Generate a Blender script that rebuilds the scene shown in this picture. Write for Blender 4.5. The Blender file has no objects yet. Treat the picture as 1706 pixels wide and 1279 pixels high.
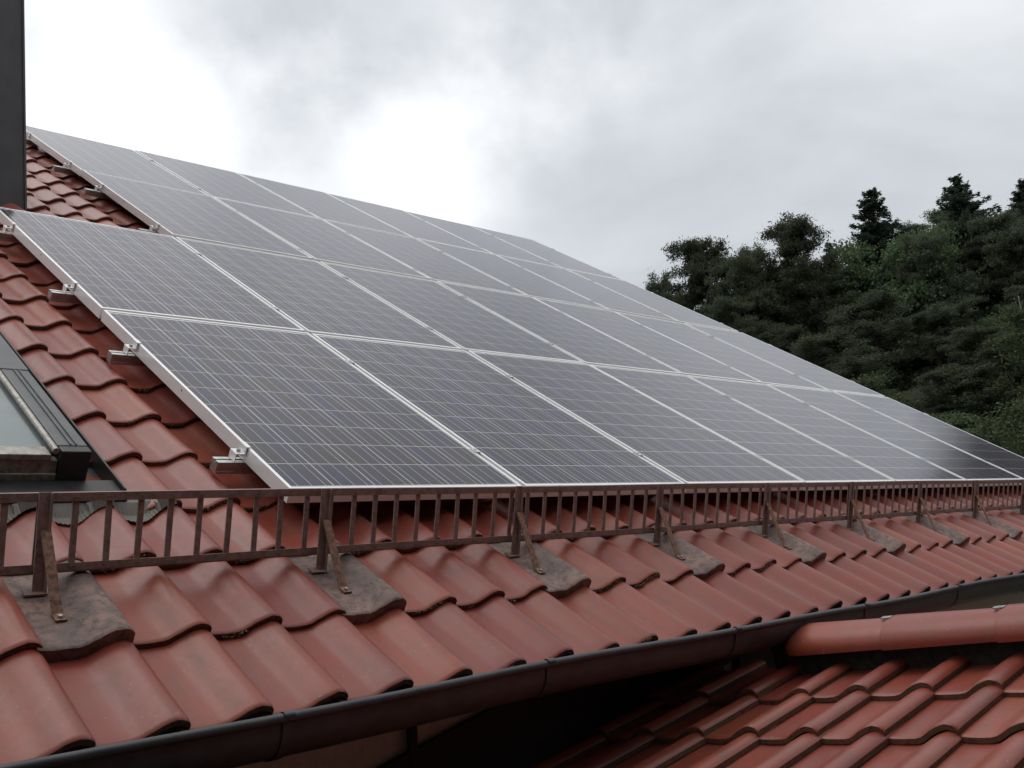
import bpy, math, random
import numpy as np
from mathutils import Matrix, Vector

SC = bpy.context.scene
COL = SC.collection
rad = math.radians

# ------------------------------------------------------------------ camera
CAM = Vector((-1.64212, -2.65765, -0.37024))
cam_data = bpy.data.cameras.new('camera')
cam = bpy.data.objects.new('camera', cam_data)
COL.objects.link(cam)
cam.matrix_world = Matrix(((0.720969, -0.060721, -0.690302, CAM.x),
                           (-0.684470, -0.217924, -0.695709, CAM.y),
                           (-0.108189, 0.974075, -0.198678, CAM.z),
                           (0, 0, 0, 1)))
cam_data.sensor_width = 36.0
cam_data.lens = 36.0 * 1675.47 / 1706.0
cam_data.clip_start = 0.05
cam_data.clip_end = 6000
SC.camera = cam

# ------------------------------------------------------------------ sky
SUN_AZ, SUN_EL = rad(105), rad(70)          # measured from +X towards +Y
world = bpy.data.worlds.new('World')
SC.world = world
world.use_nodes = True
wn = world.node_tree
for n in list(wn.nodes):
    wn.nodes.remove(n)


class NT:
    """small helper to write node trees"""
    def __init__(self, tree):
        self.t = tree

    def n(self, kind, **kw):
        o = self.t.nodes.new(kind)
        for k, v in kw.items():
            if k == 'inp':
                for a, b in v.items():
                    if isinstance(b, bpy.types.NodeSocket):
                        self.t.links.new(b, o.inputs[a])
                    else:
                        o.inputs[a].default_value = b
            else:
                setattr(o, k, v)
        return o

    def math(self, op, a, b=0.0, c=0.0, clamp=False):
        o = self.n('ShaderNodeMath', operation=op, use_clamp=clamp, inp={0: a, 1: b, 2: c})
        return o.outputs[0]

    def vmath(self, op, a, b=(0, 0, 0)):
        o = self.n('ShaderNodeVectorMath', operation=op, inp={0: a, 1: b})
        return o.outputs['Value'] if op in ('DOT_PRODUCT', 'LENGTH') else o.outputs[0]

    def mix(self, fac, a, b, blend='MIX'):
        o = self.n('ShaderNodeMix', data_type='RGBA', blend_type=blend)
        for idx, v in ((0, fac), (6, a), (7, b)):
            if isinstance(v, bpy.types.NodeSocket):
                self.t.links.new(v, o.inputs[idx])
            else:
                o.inputs[idx].default_value = v if idx == 0 else (*v[:3], 1)
        return o.outputs[2]

    def ramp(self, fac, stops):
        o = self.n('ShaderNodeValToRGB', inp={0: fac})
        el = o.color_ramp.elements
        while len(el) < len(stops):
            el.new(0.5)
        for e, (p, c) in zip(el, stops):
            e.position = p
            e.color = (c, c, c, 1) if isinstance(c, (int, float)) else (*c[:3], 1)
        return o.outputs[0]

    def noise(self, vec, scale, detail=4, rough=0.5, dist=0.0, out=0):
        o = self.n('ShaderNodeTexNoise', inp={'Scale': scale, 'Detail': detail, 'Roughness': rough, 'Distortion': dist})
        if vec is not None:
            self.t.links.new(vec, o.inputs['Vector'])
        return o.outputs[out]


def ae(az, el):
    az, el = rad(az), rad(el)
    return (math.cos(el) * math.cos(az), math.cos(el) * math.sin(az), math.sin(el))


W = NT(wn)
D = W.n('ShaderNodeTexCoord').outputs['Generated']
warp = W.noise(D, 3.2, 6, 0.55, 0.0, 1)
warpv = W.vmath('SCALE', W.vmath('SUBTRACT', warp, (0.5, 0.5, 0.5)))
wn.nodes[-1].inputs['Scale'].default_value = 0.42
DW = W.vmath('NORMALIZE', W.vmath('ADD', D, warpv))


def lobe(az, el, k, amp):
    d = W.math('MAXIMUM', W.vmath('DOT_PRODUCT', DW, ae(az, el)), 0.0)
    return W.math('MULTIPLY', W.math('POWER', d, k), amp)


sep = W.n('ShaderNodeSeparateXYZ', inp={0: D})
zz = W.math('ADD', W.math('MAXIMUM', sep.outputs[2], 0.0), 0.22)
px = W.math('DIVIDE', sep.outputs[0], zz)
py = W.math('DIVIDE', sep.outputs[1], zz)
P = W.n('ShaderNodeCombineXYZ', inp={0: px, 1: py, 2: 0.7}).outputs[0]
n1 = W.noise(P, 1.5, 9, 0.55, 0.45)
n2 = W.noise(P, 0.42, 4, 0.5, 0.2)
L = W.math('ADD', 0.60, W.math('MULTIPLY', W.math('SUBTRACT', n1, 0.5), 0.50))
L = W.math('ADD', L, W.math('MULTIPLY', W.math('SUBTRACT', n2, 0.5), 0.22))
for a in ((62, 19, 70, 0.22), (67.5, 26, 150, 0.32), (49, 24.5, 150, 0.38), (42.5, 27.5, 300, 0.20),
          (57.5, 33.5, 130, -0.24), (38, 34, 60, -0.10)):
    L = W.math('ADD', L, lobe(*a))
# an overcast sky is brighter overhead than at the horizon
L = W.math('MULTIPLY', L, W.math('MULTIPLY', W.math('ADD', 1.0, W.math('MULTIPLY', W.math('MAXIMUM', sep.outputs[2], 0.0), 2.0)), 1 / 1.84))
L = W.math('MINIMUM', W.math('MAXIMUM', L, 0.25), 1.25)
tint = W.mix(W.ramp(L, [(0.45, 0.0), (0.95, 1.0)]), (0.93, 0.975, 1.03), (1.0, 1.0, 0.995))
cloud = W.mix(1.0, tint, W.n('ShaderNodeCombineXYZ', inp={0: L, 1: L, 2: L}).outputs[0], 'MULTIPLY')
nish = W.n('ShaderNodeTexSky', sky_type='NISHITA', sun_disc=False, sun_elevation=SUN_EL,
           sun_rotation=math.pi / 2 - SUN_AZ)
nish_s = W.mix(1.0, nish.outputs[0], (0.1, 0.1, 0.1), 'MULTIPLY')
skyc = W.mix(0.06, cloud, nish_s)
bg = W.n('ShaderNodeBackground', inp={'Color': skyc, 'Strength': 1.0})
W.n('ShaderNodeOutputWorld', inp={'Surface': bg.outputs[0]})

sun_data = bpy.data.lights.new('sun', 'SUN')
sun_data.energy = 0.5
sun_data.angle = rad(40)
sun_data.color = (1.0, 0.97, 0.93)
sun = bpy.data.objects.new('sun', sun_data)
COL.objects.link(sun)
sd = Vector((math.cos(SUN_EL) * math.cos(SUN_AZ), math.cos(SUN_EL) * math.sin(SUN_AZ), math.sin(SUN_EL)))
sun.rotation_euler = sd.to_track_quat('Z', 'Y').to_euler()
sun.location = (0, 0, 30)

SC.view_settings.view_transform = 'Standard'
SC.view_settings.look = 'None'
SC.view_settings.gamma = 1.0
SC.view_settings.exposure = 0.45
SC.view_settings.use_curve_mapping = False
SC.cycles.max_bounces = 4
SC.cycles.diffuse_bounces = 2
SC.cycles.glossy_bounces = 2
SC.cycles.transparent_max_bounces = 8

# ------------------------------------------------------------------ helpers
MW = {}                                     # world matrix of every object we place


def link(name, mesh, parent=None, M=None, mats=()):
    o = bpy.data.objects.new(name, mesh)
    COL.objects.link(o)
    M = M if M is not None else Matrix.Identity(4)
    MW[o.name] = M
    if parent is not None:
        o.parent = parent
        o.matrix_basis = MW[parent.name].inverted() @ M
    else:
        o.matrix_basis = M
    if mesh is not None and mats:
        if not mesh.materials:
            for m in mats:
                mesh.materials.append(m)
    return o


def tag(o, label, cat=None, group=None, kind=None):
    if label:
        o['label'] = label
    if cat:
        o['category'] = cat
    if group:
        o['group'] = group
    if kind:
        o['kind'] = kind
    return o


class MB:
    """collects faces for one mesh"""
    def __init__(self):
        self.v, self.f, self.m, self.s = [], [], [], []

    def quad(self, a, b, c, d, m=0, s=False):
        i = len(self.v)
        self.v += [a, b, c, d]
        self.f.append((i, i + 1, i + 2, i + 3))
        self.m.append(m)
        self.s.append(s)

    def box(self, x0, x1, y0, y1, z0, z1, m=0, M=None):
        p = [(x, y, z) for x in (x0, x1) for y in (y0, y1) for z in (z0, z1)]
        if M is not None:
            p = [tuple(M @ Vector(q)) for q in p]
        i = len(self.v)
        self.v += p
        for f in ((0, 1, 3, 2), (4, 6, 7, 5), (0, 4, 5, 1), (2, 3, 7, 6), (0, 2, 6, 4), (1, 5, 7, 3)):
            self.f.append(tuple(i + k for k in f))
            self.m.append(m)
            self.s.append(False)

    def bar(self, a, b, w, t, side, m=0):
        """flat bar from a to b, width w along 'side', thickness t"""
        a, b, side = Vector(a), Vector(b), Vector(side).normalized()
        d = (b - a).normalized()
        side = (side - d * side.dot(d)).normalized()
        nn = d.cross(side)
        ln = (b - a).length
        M = Matrix(((side.x, nn.x, d.x, a.x), (side.y, nn.y, d.y, a.y), (side.z, nn.z, d.z, a.z), (0, 0, 0, 1)))
        self.box(-w / 2, w / 2, -t / 2, t / 2, 0, ln, m, M)

    def strip(self, rows, m=0, s=True, close=False):
        """grid of points: rows is a list of equal-length point lists"""
        i = len(self.v)
        k = len(rows[0])
        for r in rows:
            self.v += [tuple(p) for p in r]
        for a in range(len(rows) - 1):
            for b in range(k if close else k - 1):
                b2 = (b + 1) % k
                self.f.append((i + a * k + b, i + a * k + b2, i + (a + 1) * k + b2, i + (a + 1) * k + b))
                self.m.append(m)
                self.s.append(s)

    def tube(self, pts, radii, seg=8, m=0, caps=True):
        rows = []
        for j, (p, r) in enumerate(zip(pts, radii)):
            p = Vector(p)
            d = (Vector(pts[min(j + 1, len(pts) - 1)]) - Vector(pts[max(j - 1, 0)])).normalized()
            x = d.orthogonal().normalized() if abs(d.z) < 0.9 else Vector((1, 0, 0))
            x = (x - d * x.dot(d)).normalized()
            y = d.cross(x)
            rows.append([p + x * (r * math.cos(2 * math.pi * q / seg)) + y * (r * math.sin(2 * math.pi * q / seg))
                         for q in range(seg)])
        self.strip(rows, m, True, True)
        if caps:
            for r in (rows[0][::-1], rows[-1]):
                i = len(self.v)
                self.v += [tuple(q) for q in r]
                self.f.append(tuple(range(i, i + seg)))
                self.m.append(m)
                self.s.append(False)

    def add(self, other, M):
        i = len(self.v)
        self.v += [tuple(M @ Vector(p)) for p in other.v]
        self.f += [tuple(i + k for k in f) for f in other.f]
        self.m += other.m
        self.s += other.s

    def mesh(self, name, mats):
        me = bpy.data.meshes.new(name)
        me.from_pydata(self.v, [], self.f)
        me.polygons.foreach_set('material_index', self.m)
        me.polygons.foreach_set('use_smooth', self.s)
        for m in mats:
            me.materials.append(m)
        me.update()
        return me


def bevel(o, w, seg=2):
    b = o.modifiers.new('bevel', 'BEVEL')
    b.width = w
    b.segments = seg
    b.limit_method = 'ANGLE'
    return o


def np_mesh(name, verts, faces, mat):
    """fast quad mesh from arrays"""
    me = bpy.data.meshes.new(name)
    nv, nf = len(verts), len(faces)
    k = faces.shape[1]
    me.vertices.add(nv)
    me.vertices.foreach_set('co', verts.astype(np.float32).ravel())
    me.loops.add(nf * k)
    me.loops.foreach_set('vertex_index', faces.astype(np.int32).ravel())
    me.polygons.add(nf)
    me.polygons.foreach_set('loop_start', np.arange(0, nf * k, k, dtype=np.int32))
    me.polygons.foreach_set('loop_total', np.full(nf, k, dtype=np.int32))
    me.materials.append(mat)
    me.update(calc_edges=True)
    return me


# ------------------------------------------------------------------ materials
def new_mat(name):
    m = bpy.data.materials.new(name)
    m.use_nodes = True
    t = m.node_tree
    for n in list(t.nodes):
        t.nodes.remove(n)
    N = NT(t)
    out = N.n('ShaderNodeOutputMaterial')
    return m, N, out


def principled(N, out, bump=None, bump_s=0.3, bump_d=0.002, **kw):
    names = {'col': 'Base Color', 'rough': 'Roughness', 'metal': 'Metallic', 'spec': 'Specular IOR Level',
             'coat': 'Coat Weight', 'coatr': 'Coat Roughness'}
    b = N.n('ShaderNodeBsdfPrincipled')
    for k, v in kw.items():
        s = b.inputs[names[k]]
        if isinstance(v, bpy.types.NodeSocket):
            N.t.links.new(v, s)
        else:
            s.default_value = (*v[:3], 1) if k == 'col' else v
    if bump is not None:
        bn = N.n('ShaderNodeBump', inp={'Height': bump, 'Strength': bump_s, 'Distance': bump_d})
        N.t.links.new(bn.outputs[0], b.inputs['Normal'])
    N.t.links.new(b.outputs[0], out.inputs[0])
    return b


def rnd_value(N):
    """one random value for each object and for each loose piece of a joined mesh"""
    a = N.n('ShaderNodeObjectInfo').outputs['Random']
    b = N.n('ShaderNodeNewGeometry').outputs['Random Per Island']
    return a, b


def obj_pos(N):
    """world position, so that neighbours sharing a mesh do not repeat"""
    return N.n('ShaderNodeNewGeometry').outputs['Position']


def mat_tile():
    m, N, out = new_mat('clay_tile')
    pos = obj_pos(N)
    oc = N.n('ShaderNodeTexCoord').outputs['Object']
    a, b = rnd_value(N)
    big = N.noise(pos, 5.0, 5, 0.55)
    fine = N.noise(pos, 60.0, 4, 0.6)
    speck = N.noise(pos, 420.0, 2, 0.5)
    c1 = N.mix(N.ramp(big, [(0.34, 0.0), (0.66, 1.0)]), (0.268, 0.042, 0.021), (0.252, 0.060, 0.039))
    # engobe rubbed to a duller pink towards the exposed lower end of the tile
    c2 = N.mix(N.math('MULTIPLY', N.ramp(fine, [(0.35, 0.0), (0.75, 1.0)]), 0.36), c1, (0.245, 0.082, 0.060))
    v = N.math('ADD', 0.86, N.math('MULTIPLY', a, 0.26))
    hs = N.n('ShaderNodeHueSaturation', inp={'Hue': N.math('ADD', 0.495, N.math('MULTIPLY', a, 0.010)),
                                             'Saturation': N.math('ADD', 0.86, N.math('MULTIPLY', b, 0.22)),
                                             'Value': v, 'Color': c2})
    # grime and lichen specks
    sp = N.ramp(N.noise(pos, 150.0, 3, 0.55), [(0.69, 0.0), (0.74, 1.0)])
    c3 = N.mix(N.math('MULTIPLY', sp, 0.55), hs.outputs[0], (0.075, 0.060, 0.050))
    dirt = N.ramp(N.noise(pos, 11.0, 6, 0.65), [(0.52, 0.0), (0.75, 1.0)])
    c4 = N.mix(N.math('MULTIPLY', dirt, 0.45), c3, (0.105, 0.055, 0.044))
    # run-off streaks down the slope
    so = N.vmath('ADD', N.vmath('MULTIPLY', oc, (46.0, 3.5, 3.5)), N.n('ShaderNodeCombineXYZ', inp={0: N.math('MULTIPLY', a, 37.0), 1: N.math('MULTIPLY', b, 19.0)}).outputs[0])
    st = N.ramp(N.noise(so, 1.0, 4, 0.6), [(0.50, 0.0), (0.72, 1.0)])
    c4 = N.mix(N.math('MULTIPLY', st, 0.44), c4, (0.12, 0.062, 0.050))
    # pale lichen dots
    li = N.ramp(N.noise(pos, 95.0, 2, 0.4), [(0.735, 0.0), (0.755, 1.0)])
    c4 = N.mix(N.math('MULTIPLY', li, 0.6), c4, (0.26, 0.22, 0.18))
    r = N.math('ADD', 0.26, N.math('MULTIPLY', fine, 0.26))
    h = N.math('ADD', N.math('MULTIPLY', speck, 0.5), fine)
    principled(N, out, h, 0.22, 0.002, col=c4, rough=r, spec=0.38, coat=0.05, coatr=0.25)
    return m


def mat_edge():
    m, N, out = new_mat('mossy_tile_edge')
    pos = obj_pos(N)
    f = N.noise(pos, 90.0, 5, 0.65)
    g = N.noise(pos, 9.0, 4, 0.6)
    c = N.mix(N.ramp(f, [(0.35, 0.0), (0.65, 1.0)]), (0.080, 0.052, 0.036), (0.180, 0.090, 0.062))
    c = N.mix(N.ramp(g, [(0.48, 0.0), (0.62, 0.8)]), c, (0.085, 0.085, 0.045))
    principled(N, out, f, 0.8, 0.004, col=c, rough=0.9, spec=0.2)
    return m


def mat_concrete_tile():
    m, N, out = new_mat('weathered_bracket_tile')
    pos = obj_pos(N)
    f = N.noise(pos, 45.0, 6, 0.65)
    g = N.noise(pos, 9.0, 4, 0.6)
    sp = N.noise(pos, 300.0, 2, 0.5)
    c = N.mix(N.ramp(g, [(0.38, 0.0), (0.62, 1.0)]), (0.145, 0.098, 0.085), (0.280, 0.168, 0.138))
    c = N.mix(N.ramp(f, [(0.45, 0.0), (0.62, 0.75)]), c, (0.062, 0.050, 0.044))
    c = N.mix(N.ramp(sp, [(0.64, 0.0), (0.70, 0.7)]), c, (0.30, 0.24, 0.19))
    principled(N, out, N.math('ADD', f, sp), 0.5, 0.003, col=c, rough=0.62, spec=0.45)
    return m


def mat_simple(name, c1, c2, scale, rough, metal=0.0, spec=0.5, bump=0.15, detail=5, dist=0.0015):
    m, N, out = new_mat(name)
    pos = obj_pos(N)
    f = N.noise(pos, scale, detail, 0.6)
    c = N.mix(N.ramp(f, [(0.35, 0.0), (0.68, 1.0)]), c1, c2)
    r = N.math('ADD', rough - 0.06, N.math('MULTIPLY', f, 0.12))
    principled(N, out, f, bump, dist, col=c, rough=r, metal=metal, spec=spec)
    return m


def mat_rust():
    m, N, out = new_mat('brown_painted_rusty_iron')
    pos = obj_pos(N)
    f = N.noise(pos, 55.0, 6, 0.65)
    g = N.noise(pos, 7.0, 5, 0.6)
    sp = N.noise(pos, 260.0, 3, 0.6)
    c = N.mix(N.ramp(f, [(0.35, 0.0), (0.66, 1.0)]), (0.165, 0.105, 0.092), (0.300, 0.205, 0.180))
    c = N.mix(N.ramp(g, [(0.50, 0.0), (0.66, 0.8)]), c, (0.260, 0.155, 0.118))
    c = N.mix(N.ramp(sp, [(0.62, 0.0), (0.72, 0.7)]), c, (0.21, 0.17, 0.14))
    principled(N, out, N.math('ADD', f, sp), 0.45, 0.0015, col=c, rough=0.62, spec=0.45)
    return m


def mat_rust_strut():
    m, N, out = new_mat('flaking_rust')
    pos = obj_pos(N)
    f = N.noise(pos, 80.0, 6, 0.7)
    c = N.mix(N.ramp(f, [(0.40, 0.0), (0.58, 1.0)]), (0.135, 0.082, 0.064), (0.32, 0.175, 0.115))
    principled(N, out, f, 0.7, 0.002, col=c, rough=0.75, spec=0.3)
    return m


def mat_cell():
    m, N, out = new_mat('polycrystalline_cell')
    pos = obj_pos(N)
    a, b = rnd_value(N)
    vo = N.n('ShaderNodeTexVoronoi', inp={'Scale': 95.0, 'Randomness': 1.0, 'Vector': pos})
    gr = N.n('ShaderNodeSeparateColor', inp={0: vo.outputs['Color']})
    base = N.ramp(N.math('FRACT', N.math('ADD', a, b)),
                  [(0.0, (0.022, 0.020, 0.078)), (0.3, (0.030, 0.022, 0.060)), (0.65, (0.034, 0.025, 0.042)),
                   (1.0, (0.040, 0.031, 0.028))])
    v = N.math('ADD', 0.75, N.math('MULTIPLY', gr.outputs[0], 0.5))
    c = N.mix(1.0, base, N.n('ShaderNodeCombineXYZ', inp={0: v, 1: v, 2: v}).outputs[0], 'MULTIPLY')
    principled(N, out, col=c, rough=0.35, spec=0.4)
    return m


def mat_glass_panel():
    m, N, out = new_mat('solar_glass')
    pos = obj_pos(N)
    f = N.noise(pos, 2.2, 5, 0.6)
    fr = N.n('ShaderNodeFresnel', inp={'IOR': 1.35})
    tr = N.n('ShaderNodeBsdfTransparent', inp={0: (0.93, 0.94, 0.94, 1)})
    du = N.n('ShaderNodeBsdfDiffuse', inp={0: (0.52, 0.50, 0.49, 1)})
    base = N.n('ShaderNodeMixShader', inp={0: N.math('ADD', 0.012, N.math('MULTIPLY', f, 0.035)), 1: tr.outputs[0], 2: du.outputs[0]})
    gl = N.n('ShaderNodeBsdfGlossy', inp={'Color': (0.905, 0.895, 0.915, 1), 'Roughness': N.math('ADD', 0.10, N.math('MULTIPLY', f, 0.08))})
    mx = N.n('ShaderNodeMixShader', inp={0: fr.outputs[0], 1: base.outputs[0], 2: gl.outputs[0]})
    N.t.links.new(mx.outputs[0], out.inputs[0])
    return m


def mat_window_glass():
    m, N, out = new_mat('skylight_glass')
    pos = obj_pos(N)
    f = N.noise(pos, 14.0, 5, 0.6)
    fr = N.n('ShaderNodeFresnel', inp={'IOR': 1.5})
    tr = N.n('ShaderNodeBsdfTransparent', inp={0: (0.95, 0.97, 0.965, 1)})
    du = N.n('ShaderNodeBsdfDiffuse', inp={0: (0.5, 0.54, 0.53, 1)})
    base = N.n('ShaderNodeMixShader', inp={0: N.math('ADD', 0.06, N.math('MULTIPLY', f, 0.08)), 1: tr.outputs[0], 2: du.outputs[0]})
    gl = N.n('ShaderNodeBsdfGlossy', inp={'Color': (0.95, 0.98, 0.98, 1), 'Roughness': 0.04})
    mx = N.n('ShaderNodeMixShader', inp={0: fr.outputs[0], 1: base.outputs[0], 2: gl.outputs[0]})
    N.t.links.new(mx.outputs[0], out.inputs[0])
    return m


def mat_leaf(name, c1, c2, c3):
    m, N, out = new_mat(name)
    a = N.n('ShaderNodeObjectInfo').outputs['Random']
    pos = obj_pos(N)
    f = N.noise(pos, 0.9, 3, 0.6)
    g = N.noise(pos, 6.0, 2, 0.6)
    c = N.mix(N.ramp(f, [(0.35, 0.0), (0.65, 1.0)]), c1, c2)
    c = N.mix(N.ramp(g, [(0.52, 0.0), (0.75, 0.8)]), c, c3)
    hs = N.n('ShaderNodeHueSaturation', inp={'Hue': N.math('ADD', 0.485, N.math('MULTIPLY', a, 0.03)), 'Saturation': 0.72,
                                             'Value': N.math('ADD', 0.7, N.math('MULTIPLY', a, 0.6)), 'Color': c})
    d = N.n('ShaderNodeBsdfDiffuse', inp={0: hs.outputs[0]})
    t = N.n('ShaderNodeBsdfTranslucent', inp={0: hs.outputs[0]})
    mx = N.n('ShaderNodeMixShader', inp={0: 0.30, 1: d.outputs[0], 2: t.outputs[0]})
    N.t.links.new(mx.outputs[0], out.inputs[0])
    return m


def mat_pleated():
    m, N, out = new_mat('pleated_lead')
    f = N.noise(obj_pos(N), 40.0, 5, 0.6)
    c = N.mix(f, (0.105, 0.098, 0.085), (0.165, 0.150, 0.130))
    principled(N, out, f, 0.2, 0.001, col=c, rough=0.6, metal=0.2)
    return m


TILE, EDGE, CTILE = mat_tile(), mat_edge(), mat_concrete_tile()
ALU = mat_simple('anodised_aluminium', (0.90, 0.90, 0.89), (0.94, 0.94, 0.93), 30, 0.33, 0.25, bump=0.03)
ALU_RAIL = mat_simple('mill_aluminium', (0.52, 0.53, 0.52), (0.66, 0.66, 0.65), 35, 0.33, 0.9, bump=0.04)
STEEL = mat_simple('stainless_bolt', (0.30, 0.30, 0.29), (0.45, 0.45, 0.44), 60, 0.3, 0.95)
BACK = mat_simple('white_backsheet', (0.82, 0.82, 0.82), (0.86, 0.86, 0.86), 10, 0.6, bump=0.0)
BUS = mat_simple('tinned_busbar', (0.66, 0.66, 0.66), (0.74, 0.74, 0.74), 50, 0.45, 0.0, bump=0.0)
CELL, SGLASS, WGLASS = mat_cell(), mat_glass_panel(), mat_window_glass()
RUST, STRUT = mat_rust(), mat_rust_strut()
GUTTER = mat_simple('dark_gutter_metal', (0.034, 0.037, 0.043), (0.058, 0.061, 0.068), 18, 0.45, 0.1, bump=0.10)
CLAD = mat_simple('grey_window_cladding', (0.080, 0.083, 0.085), (0.115, 0.118, 0.120), 14, 0.45, 0.3, bump=0.08)
CLAD_D = mat_simple('black_window_end', (0.016, 0.016, 0.016), (0.032, 0.031, 0.030), 22, 0.5, bump=0.10)
BEAD = mat_simple('weathered_bare_metal', (0.20, 0.185, 0.16), (0.42, 0.40, 0.36), 45, 0.45, 0.6, bump=0.25)
LEAD = mat_pleated()
SLATE = mat_simple('dark_chimney_cladding', (0.030, 0.028, 0.031), (0.050, 0.048, 0.052), 6, 0.5, 0.1, bump=0.15)
PLASTER = mat_simple('cream_plaster', (0.50, 0.46, 0.40), (0.60, 0.56, 0.49), 25, 0.9, bump=0.4)
WOOD = mat_simple('dark_stained_wood', (0.030, 0.021, 0.016), (0.055, 0.040, 0.030), 12, 0.7, bump=0.3)
BLACK = mat_simple('matt_black', (0.010, 0.010, 0.010), (0.022, 0.021, 0.020), 20, 0.7, bump=0.3)
MORTAR = mat_simple('dark_mossy_mortar', (0.012, 0.012, 0.010), (0.045, 0.043, 0.034), 40, 0.9, bump=0.9)
SOIL = mat_simple('forest_ground', (0.018, 0.022, 0.010), (0.040, 0.042, 0.020), 0.4, 0.95, bump=0.5, dist=0.05)
BARK = mat_simple('grey_brown_bark', (0.050, 0.038, 0.030), (0.115, 0.080, 0.058), 6, 0.9, bump=0.6, dist=0.02)
BIRCH = mat_simple('pale_bark', (0.16, 0.15, 0.13), (0.34, 0.32, 0.29), 5, 0.85, bump=0.4, dist=0.02)
PINE_L = mat_leaf('pine_needles', (0.075, 0.102, 0.056), (0.104, 0.130, 0.066), (0.150, 0.150, 0.078))
SPRUCE_L = mat_leaf('spruce_needles', (0.050, 0.078, 0.052), (0.068, 0.100, 0.060), (0.092, 0.118, 0.068))
LEAF_L = mat_leaf('broad_leaves', (0.080, 0.125, 0.044), (0.108, 0.160, 0.055), (0.145, 0.172, 0.064))

# ------------------------------------------------------------------ ground and wooded hill
GZ = -6.0


def terrain(x, y):
    dx, dy = x - CAM.x, y - CAM.y
    d = math.hypot(dx, dy)
    az = math.degrees(math.atan2(dy, dx))
    t = min(max((d - 28) / 90.0, 0.0), 1.0)
    rise = 30.0 * (t * t * (3 - 2 * t) * 0.45 + t * 0.55)
    f = min(max((58 - az) / 34.0, 0.0), 1.0) * min(max((az + 75) / 40.0, 0.0), 1.0)
    f = max(f * f * (3 - 2 * f), 0.42)
    return GZ + rise * f + (0.35 * math.sin(x * 0.21) * math.sin(y * 0.17 + 1.3) if d > 25 else 0.0)


def build_ground():
    ax = sorted(set([round(v, 3) for v in list(np.linspace(-160, 160, 65)) +
                     [s * (160 + 120 * k * (1 + 0.35 * k)) for s in (-1, 1) for k in range(1, 8)]]))
    rows = [[(x, y, terrain(x, y)) for x in ax] for y in ax]
    mb = MB()
    mb.strip(rows, 0, True)
    o = link('ground', mb.mesh('ground', [SOIL]))
    tag(o, 'dark green and brown ground rising to the wooded hillside', None, None, 'structure')


build_ground()

# ------------------------------------------------------------------ frames of the two roofs
TH = rad(35.0)
CS, SN = math.cos(TH), math.sin(TH)
RM = Matrix(((1, 0, 0, 0), (0, CS, -SN, 0), (0, SN, CS, 0), (0, 0, 0, 1)))     # u along eaves, v up the slope, n out


def roof_m(u, v, n, rx=0.0, ry=0.0, rz=0.0):
    M = RM @ Matrix.Translation((u, v, n))
    if rx or ry or rz:
        M = M @ Matrix.Rotation(rz, 4, 'Z') @ Matrix.Rotation(ry, 4, 'Y') @ Matrix.Rotation(rx, 4, 'X')
    return M


PHI, TAU = rad(11.78), rad(1.61)
ev = Vector((0, -math.cos(TAU), math.sin(TAU)))
hv = Vector((math.cos(PHI), 0, math.sin(PHI)))
hv = (hv - ev * hv.dot(ev)).normalized()
nv = ev.cross(hv)
AM = Matrix(((ev.x, hv.x, nv.x, 0.927), (ev.y, hv.y, nv.y, -0.521), (ev.z, hv.z, nv.z, -0.858), (0, 0, 0, 1)))

# ------------------------------------------------------------------ tiles
TW, TG = 0.1945, 0.324
PROF = [(-0.02, 0.005), (0.05, 0.0025), (0.16, 0.0005), (0.30, 0.0), (0.44, 0.0006), (0.52, 0.0040), (0.59, 0.0110), (0.66, 0.0195),
        (0.74, 0.0282), (0.82, 0.0342), (0.89, 0.0366), (0.95, 0.0356), (1.0, 0.0318), (1.04, 0.0255), (1.06, 0.0190)]
SLOPE = 0.021 / 0.324


def tile_mb(thick=0.012, seed=0, conc=False):
    rg = random.Random(seed)
    mb = MB()
    ys = [0.0, 0.004, 0.012, 0.05, 0.14, 0.24, 0.33, 0.385]
    dz = [-0.0045, -0.0012, 0.0, 0.0, 0.0, 0.0, 0.0, 0.0]
    wob = [rg.uniform(-0.0009, 0.0009) for _ in PROF]
    top = []
    for y, d in zip(ys, dz):
        top.append([(x * TW, y + (wob[i] * 1.5 if y < 0.02 else 0), z + d - SLOPE * y + wob[i] * 0.4) for i, (x, z) in enumerate(PROF)])
    mb.strip([r[::-1] for r in top], 0, True)
    bot = [(p[0], p[1] + 0.0015, (p[2] - thick) if not conc else min(p[2] - thick, p[2] - 0.012)) for p in top[0]]
    mb.strip([bot[::-1], top[0][::-1]], 1, True)
    bot2 = [(p[0], 0.10, p[2] - thick - SLOPE * 0.1 + 0.004) for p in top[0]]
    mb.strip([bot2[::-1], bot[::-1]], 1, True)
    # right hand edge of the roll
    e1 = [r[-1] for r in top]
    e2 = [(p[0] - 0.001, p[1], p[2] - thick) for p in e1]
    mb.strip([e1, e2], 1, False)
    # left hand edge
    e1 = [r[0] for r in top]
    e2 = [(p[0], p[1], p[2] - thick) for p in e1]
    mb.strip([e2, e1], 1, False)
    return mb


TILE_MB = [tile_mb(0.015, s) for s in range(4)]
TILE_ME = [mb.mesh('roof_tile', [TILE, EDGE]) for mb in TILE_MB]
CT_ME = tile_mb(0.034, 9, True).mesh('bracket_tile', [CTILE, CTILE])

# ------------------------------------------------------------------ the house
house = link('house', None, None, Matrix.Translation((3.0, 4.0, GZ)))
tag(house, 'house with red pantile roof carrying the solar panels and a dark gutter', 'house')
U0, U1, VTOP = -2.6, 7.5, 6.92

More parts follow.
